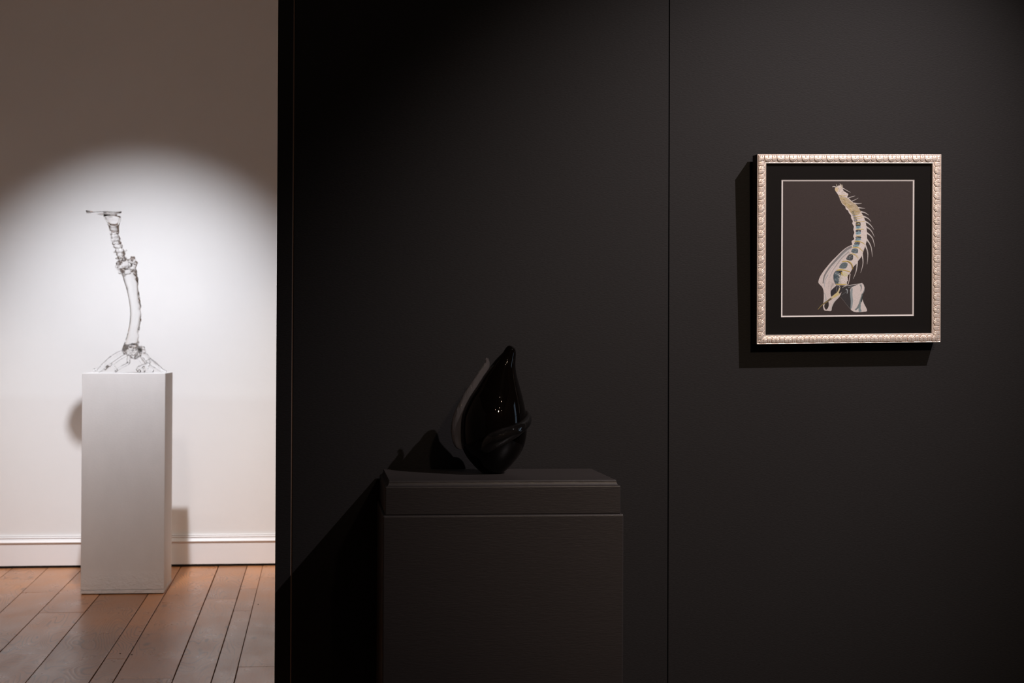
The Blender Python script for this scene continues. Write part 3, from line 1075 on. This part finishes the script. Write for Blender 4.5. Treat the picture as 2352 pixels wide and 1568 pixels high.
# wing of the hip bone behind the spine
wing = [(462, 742), (400, 768), (340, 815), (290, 865), (240, 915), (185, 980), (140, 1040), (110, 1095), (100, 1140), (118, 1165), (140, 1190), (155, 1230),
        (158, 1290), (155, 1340), (150, 1390), (163, 1435), (200, 1442), (237, 1441), (245, 1400), (270, 1350), (325, 1290), (345, 1230), (320, 1180),
        (285, 1170), (262, 1120), (258, 1070), (272, 1030), (300, 1000), (350, 930), (400, 870), (440, 815), (468, 765)]
paint(wing, (222, 212, 209), n=4)
stroke([(455, 762), (400, 790), (340, 845), (275, 915), (215, 985), (165, 1070), (150, 1150)], 26, 12, (96, 104, 108), 0.75, 22)
stroke([(440, 790), (370, 835), (300, 915), (240, 990), (190, 1070)], 10, 5, (190, 196, 200), 0.8)
stroke([(425, 815), (350, 880), (290, 960), (250, 1020), (215, 1090)], 16, 3, (128, 138, 143), 0.55)
stroke([(200, 1060), (170, 1120), (165, 1190)], 12, 4, (150, 165, 178), 0.6)
stroke([(260, 1150), (235, 1200), (232, 1250)], 22, 6, (150, 140, 138), 0.4)
for k in range(16):
    x = 215 + r3.uniform(-6, 55); y = 1090 + r3.uniform(0, 80)
    stroke([(x, y), (x - 6, y + 40), (x - 4, y + 75)], 2.5, 1, (158, 150, 152), 0.45)
stroke([(165, 1250), (180, 1310), (170, 1370)], 10, 22, (178, 186, 188), 0.6)
paint([(230, 1238), (258, 1203), (298, 1172), (330, 1180), (352, 1200), (345, 1240), (322, 1268), (300, 1285), (262, 1278), (236, 1290)], (58, 56, 60), n=4)
stroke([(300, 1182), (290, 1215), (296, 1250)], 12, 5, (120, 120, 130), 0.6)
paint([(163, 1392), (180, 1352), (205, 1342), (211, 1385), (197, 1420), (178, 1428)], (60, 54, 52), n=4)
stroke([(230, 1440), (240, 1400), (275, 1335), (322, 1292)], 16, 6, (205, 205, 203), 0.8)
stroke([(96, 1428), (135, 1383), (190, 1345), (250, 1300), (318, 1232)], 4, 22, (112, 100, 74), 1.0, 17)
stroke([(96, 1428), (140, 1380), (200, 1338)], 2, 4, (190, 168, 96), 0.8)
paint([(232, 1306), (265, 1272), (300, 1245), (322, 1200), (330, 1212), (316, 1250), (330, 1268), (280, 1300), (245, 1312)], (216, 203, 160), n=4)
stroke([(262, 1292), (292, 1272), (312, 1262)], 14, 4, (222, 200, 110), 0.7)
stroke([(322, 1180), (318, 1215), (312, 1245)], 3, 2, (225, 225, 222))
# right pelvic bone
paint([(352, 1190), (400, 1166), (470, 1170), (530, 1155), (568, 1150), (588, 1175), (590, 1222), (571, 1270), (572, 1312), (592, 1372), (615, 1418),
       (620, 1450), (590, 1458), (505, 1462), (460, 1450), (420, 1400), (380, 1340), (332, 1292), (350, 1240)], (62, 60, 62), n=4)
paint([(438, 1215), (470, 1185), (520, 1165), (567, 1156), (584, 1180), (586, 1218), (568, 1262), (566, 1312), (586, 1372), (610, 1418), (616, 1448),
       (588, 1455), (505, 1459), (462, 1446), (444, 1425), (446, 1340), (440, 1270)], (224, 215, 212), n=4)
stroke([(455, 1205), (448, 1270), (455, 1345), (448, 1420)], 18, 14, (130, 150, 156), 0.8, 26)
stroke([(545, 1165), (555, 1195), (548, 1240)], 20, 4, (110, 124, 128), 0.8)
stroke([(590, 1190), (584, 1235), (568, 1262)], 3, 10, (150, 160, 165), 0.8)
stroke([(564, 1262), (556, 1310), (542, 1365), (520, 1410), (492, 1438)], 8, 14, (98, 118, 122), 0.85, 24)
stroke([(568, 1290), (560, 1330), (550, 1380)], 8, 5, (50, 60, 62), 0.9, 14)
stroke([(556, 1350), (545, 1400), (505, 1440), (470, 1448)], 6, 9, (228, 226, 224), 0.95)
stroke([(548, 1385), (538, 1420), (545, 1455)], 8, 34, (112, 140, 146), 0.85)
stroke([(380, 1180), (440, 1172), (520, 1160), (566, 1152)], 5, 6, (215, 212, 210))
stroke([(392, 1212), (408, 1228), (404, 1262)], 16, 5, (170, 178, 182), 0.8)
stroke([(350, 1275), (372, 1258), (398, 1240)], 3, 3, (120, 128, 130), 0.8)
stroke([(415, 1195), (460, 1188), (500, 1175)], 8, 3, (160, 168, 170), 0.7)
stroke([(335, 1295), (375, 1345), (420, 1402), (460, 1448)], 2.5, 3, (118, 116, 114))
stroke([(352, 1200), (372, 1186), (392, 1180)], 3, 5, (226, 224, 222)); stroke([(318, 1178), (330, 1190), (338, 1200)], 3, 3, (215, 215, 215))
# long ribs (processes)
for a, b, c, w in (((350, 138), (385, 158), (437, 187), 10), ((408, 250), (440, 236), (486, 223), 12), ((450, 280), (482, 266), (520, 245), 8),
                   ((470, 300), (512, 306), (556, 303), 14), ((515, 348), (552, 352), (591, 355), 15), ((545, 392), (590, 402), (630, 428), 17),
                   ((572, 440), (622, 462), (657, 498), 17), ((590, 492), (645, 528), (687, 582), 17), ((600, 548), (655, 590), (692, 658), 17),
                   ((604, 610), (668, 668), (697, 768), 17), ((606, 678), (655, 760), (672, 872), 17), ((594, 742), (622, 830), (616, 950), 17),
                   ((562, 835), (572, 940), (546, 1043), 15), ((512, 925), (500, 1020), (468, 1106), 15)):
    stroke([a, b, c], w, 2, (214, 208, 204)); stroke([((a[0] + b[0]) / 2, (a[1] + b[1]) / 2 + 3), b, c], w * 0.3, 1, (132, 132, 132), 0.7)
# spine silhouette
spine = [(272, 150), (288, 185), (308, 215), (328, 265), (352, 310), (380, 335), (388, 362), (410, 378), (420, 402), (442, 430), (444, 458), (462, 490),
         (457, 517), (473, 547), (469, 582), (479, 612), (467, 650), (478, 682), (450, 705), (456, 742), (440, 815), (400, 870), (350, 930), (300, 1000),
         (270, 1040), (260, 1080), (266, 1120), (288, 1168), (345, 1172), (408, 1168), (412, 1110), (410, 1080), (436, 1040), (470, 978), (505, 942),
         (520, 915), (556, 866), (575, 815), (598, 745), (612, 690), (613, 620), (608, 565), (602, 520), (590, 478), (570, 430), (545, 390), (520, 345),
         (490, 310), (455, 285), (430, 260), (402, 238), (412, 205), (385, 185), (360, 165), (345, 125), (330, 110), (300, 120)]
paint(spine, (226, 217, 213), n=4)
stroke([(436, 1050), (428, 1110), (414, 1166)], 8, 6, (222, 210, 205))
stroke([(270, 1100), (300, 1060), (290, 1000)], 1, 1, (0, 0, 0), 0.0)
# brown neck texture
paint([(315, 222), (360, 232), (400, 245), (440, 280), (500, 320), (522, 352), (545, 395), (490, 430), (445, 405), (415, 365), (380, 330), (345, 290)], (176, 158, 118), 0.75, n=4)
for k in range(90):
    tt = r3.random()
    cx = 340 + tt * 150 + r3.uniform(-22, 22); cy = 240 + tt * 160 + r3.uniform(-22, 22)
    dx, dy = r3.uniform(10, 30), r3.uniform(-6, 22)
    stroke([(cx - dx, cy - dy * .5), (cx, cy + r3.uniform(-4, 4)), (cx + dx, cy + dy * .6)], 3.2, 1.2,
           r3.choice([(120, 96, 60), (222, 208, 178), (198, 172, 96), (92, 78, 60), (232, 226, 215), (206, 184, 92)]), 0.85)
for k in range(46):
    t0 = r3.random(); cx = 290 + t0 * 80 + r3.uniform(-15, 15); cy = 112 + t0 * 90 + r3.uniform(-15, 15)
    stroke([(cx, cy), (cx + r3.uniform(-10, 14), cy + r3.uniform(8, 26))], 3, 1, r3.choice([(232, 226, 218), (172, 160, 142), (206, 196, 176), (120, 108, 92)]), 0.85)
for (a, b, c) in (((318, 96), (340, 110), (332, 140)), ((345, 100), (352, 122), (340, 150)), ((283, 96), (290, 115), (300, 130)), ((325, 92), (332, 108), (345, 130))):
    stroke([a, b, c], 2, 9, (208, 198, 182))
paint([(270, 150), (282, 134), (300, 138), (308, 156), (298, 178), (282, 178)], (222, 204, 170), n=5)
stroke([(243, 127), (262, 124), (280, 130)], 3, 9, (240, 236, 232))
# vertebrae: upper, small
up = [(470, 400, 40), (482, 428, 44), (492, 456, 46), (500, 484, 48), (505, 515, 52), (508, 546, 54)]
for (cx, cy, w) in up[:4]:
    paint([(cx - w * .55, cy - 11), (cx + w * .1, cy - 14), (cx + w * .15, cy + 9), (cx - w * .45, cy + 12)], (98, 100, 104), 0.7, n=3)
    for k in range(7):
        x = cx - w * .5 + k * w * .17
        stroke([(x, cy - 9), (x + 2, cy + 8)], 3, 2, r3.choice([(190, 196, 198), (70, 74, 80), (150, 160, 166)]), 0.8)
blocks = [[(497, 505), (541, 505), (541, 545), (497, 548)], [(498, 548), (541, 545), (540, 566), (499, 570)],
          [(497, 586), (546, 586), (545, 606), (498, 608)], [(498, 608), (545, 606), (545, 628), (499, 634)],
          [(497, 656), (547, 655), (546, 674), (498, 676)], [(497, 678), (545, 675), (545, 694), (493, 698)],
          [(490, 712), (537, 713), (531, 742), (480, 740)], [(476, 742), (531, 744), (514, 765), (466, 764)],
          [(462, 785), (514, 787), (513, 832), (448, 822)], [(424, 846), (466, 852), (456, 908), (393, 896)],
          [(356, 932), (408, 938), (390, 992), (318, 985)]]
cols = [DRK, LBL, DRK, LBL, DRK, LBL, DRK, LBL, TEAL, DRK, TEAL]
for b, c in zip(blocks, cols):
    paint(b, c, 0.92, n=3)
    x0, y0 = np.min(b, 0); x1, y1 = np.max(b, 0)
    for k in range(12):
        x, y = r3.uniform(x0 + 6, x1 - 6), r3.uniform(y0 + 4, y1 - 6)
        stroke([(x - 6, y), (x + 7, y + r3.uniform(-5, 6))], 3.4, 1.5, r3.choice([(60, 70, 84), (148, 186, 198), (200, 214, 220), (44, 46, 52), (100, 118, 126)]), 0.75)
# lowest, biggest block
paint([(292, 1020), (346, 1022), (352, 1058), (322, 1096), (312, 1150), (286, 1160), (268, 1125), (260, 1080), (270, 1040)], (78, 94, 102), 1, n=4)
paint([(318, 1022), (350, 1020), (354, 1050), (335, 1066), (318, 1050)], (60, 58, 62), 1, n=4)
for k in range(46):
    y = r3.uniform(1030, 1150)
    x = 262 + r3.random() * 50 + (1090 - y) * -0.05
    stroke([(x, y), (x + 20, y + 6), (x + 36 + r3.uniform(0, 20), y + 10)], 4, 1, r3.choice([(56, 66, 74), (146, 164, 172), (110, 128, 136), (40, 46, 54), (196, 206, 210)]), 0.75)
for k in range(34):
    x, y = r3.uniform(318, 392), r3.uniform(1050, 1150)
    stroke([(x - 14, y - 8), (x, y), (x + 18, y + 7)], 5, 1.5, r3.choice([(240, 238, 234), (236, 232, 226), (214, 210, 188), (196, 196, 184)]), 0.85)
paint([(350, 1030), (400, 1040), (412, 1070), (380, 1080), (352, 1066), (340, 1070)], (222, 216, 176), 0.8, n=4)
# gap behind the lowest block
paint([(418, 1058), (427, 1080), (420, 1118), (416, 1096), (412, 1074)], (66, 52, 48), 1, n=4)
paint([(404, 1132), (414, 1128), (413, 1158), (404, 1162)], (58, 50, 48), 1, n=3)
# yellow discs
for pts, w in (([(310, 212), (350, 222), (402, 212)], 5), ([(432, 392), (480, 395), (528, 382)], 4), ([(445, 412), (500, 420), (556, 410)], 5),
               ([(470, 446), (520, 444), (566, 430)], 6), ([(483, 470), (530, 462), (578, 448)], 5), ([(486, 497), (535, 500), (590, 492)], 7),
               ([(496, 522), (520, 526), (542, 524)], 4), ([(496, 578), (540, 576), (580, 580)], 8), ([(497, 647), (525, 650), (550, 646)], 7),
               ([(482, 703), (530, 706), (592, 738)], 8), ([(470, 712), (520, 708), (585, 722)], 3), ([(458, 770), (520, 772), (572, 815)], 9),
               ([(430, 838), (480, 848), (522, 892)], 6), ([(452, 832), (500, 852), (524, 880)], 4), ([(350, 920), (405, 918), (450, 945), (464, 1002)], 13),
               ([(290, 1014), (350, 1008), (436, 1030)], 13), ([(340, 1030), (352, 1058), (362, 1066)], 9), ([(286, 1160), (340, 1164), (400, 1160)], 11)):
    stroke(pts, w * .7, w * .5, YEL, 0.9, w)
    stroke([(p[0] + 2, p[1] + w * .45) for p in pts], w * .2, w * .2, (116, 84, 40), 0.7)
stroke([(400, 915), (445, 950), (460, 1000)], 4, 7, (110, 78, 36), 0.75, 9)
for k in range(70):      # soft strokes over the pale side of the column
    tt = r3.random()
    P0 = np.array([(575, 440), (600, 540), (600, 640), (585, 740), (540, 850), (470, 940)], float)
    i = min(int(tt * 5), 4); p = P0[i] * (1 - (tt * 5 - i)) + P0[i + 1] * (tt * 5 - i)
    x, y = p[0] - r3.uniform(5, 50), p[1] + r3.uniform(-10, 10)
    stroke([(x - 12, y), (x + 10, y + r3.uniform(0, 8))], 3, 1, r3.choice([(245, 243, 241), (206, 196, 178), (196, 200, 204), (226, 210, 160)]), 0.6)

# sheet: fine grid where the drawing is, plain paper around it
to_x = lambda zx: (1860 + zx / 4.611 - 1739.6) * PX
to_y = lambda zy: (400 + zy / 4.611 - 354.5 + 0.9) * PZ
xs = np.concatenate([[ax0 - .002], to_x(gx), [ax1 + .002]])
ys = np.concatenate([[ay0 - .002], to_y(gy), [ay1 + .002]])
XX, YY = np.meshgrid(xs, ys)
P = W(XX, YY, np.full(XX.shape, 0.0078))
me = grid_mesh(P, name='print')
full = np.ones((len(ys), len(xs), 4)); full[..., :3] = PAPER
full[1:-1, 1:-1, :3] = IMG
at = me.attributes.new('ink', 'FLOAT_COLOR', 'POINT')
at.data.foreach_set('color', full.astype(np.float32).ravel())
o = link('print', me, PRINT, frame)
o['label'] = 'drawing of a curved spine with pelvis on dark paper'

# ------------------------------------------------------------------ track lights (their lamps are set at the top)


def track_spot(loc, target, label):
    r = tag(empty('track_spotlight', (loc[0], loc[1], H - 0.02)), label, 'lamp')
    d = (Vector(target) - Vector(loc)).normalized()
    q = d.to_track_quat('-Z', 'Y').to_matrix().to_4x4()
    n = 32
    prof = [(0.034, 0.004), (0.036, 0.004), (0.037, 0.02), (0.037, 0.10), (0.030, 0.125), (0.012, 0.132), (0.0005, 0.132)]
    inner = [(0.0005, 0.03), (0.030, 0.03), (0.034, 0.004)]
    rows = []
    for (rad, z) in inner + prof[1:]:
        th = np.linspace(0, 2 * np.pi, n, endpoint=False)
        rows.append(np.stack([rad * np.cos(th), rad * np.sin(th), np.full(n, z)], -1))
    me = grid_mesh(np.array(rows), closed_v=True)
    me.transform(Matrix.Translation(Vector(loc) - d * 0.0) @ q)
    link('shade', me, CAN, r, True)
    top = Vector(loc) - d * 0.08
    bm = bmesh.new()
    a = np.array((*top, 0.006)); b = np.array((top.x, top.y, H - 0.03, 0.006))
    tube_bm(bm, [a, b], 10, 2)
    link('stem', bm_mesh(bm), CAN, r)
    box('track_adapter', (loc[0] - 0.015, loc[0] + 0.015, loc[1] - 0.05, loc[1] + 0.05, H - 0.035, H - 0.0005), CAN, r, 0.003)


track_spot(SPOT_W, (-1.00, 9.77, 1.35), 'black track spotlight aimed at the glass sculpture on the white pedestal')
track_spot(SPOT_D, (1.20, 4.0, 1.05), 'black track spotlight aimed at the framed picture')
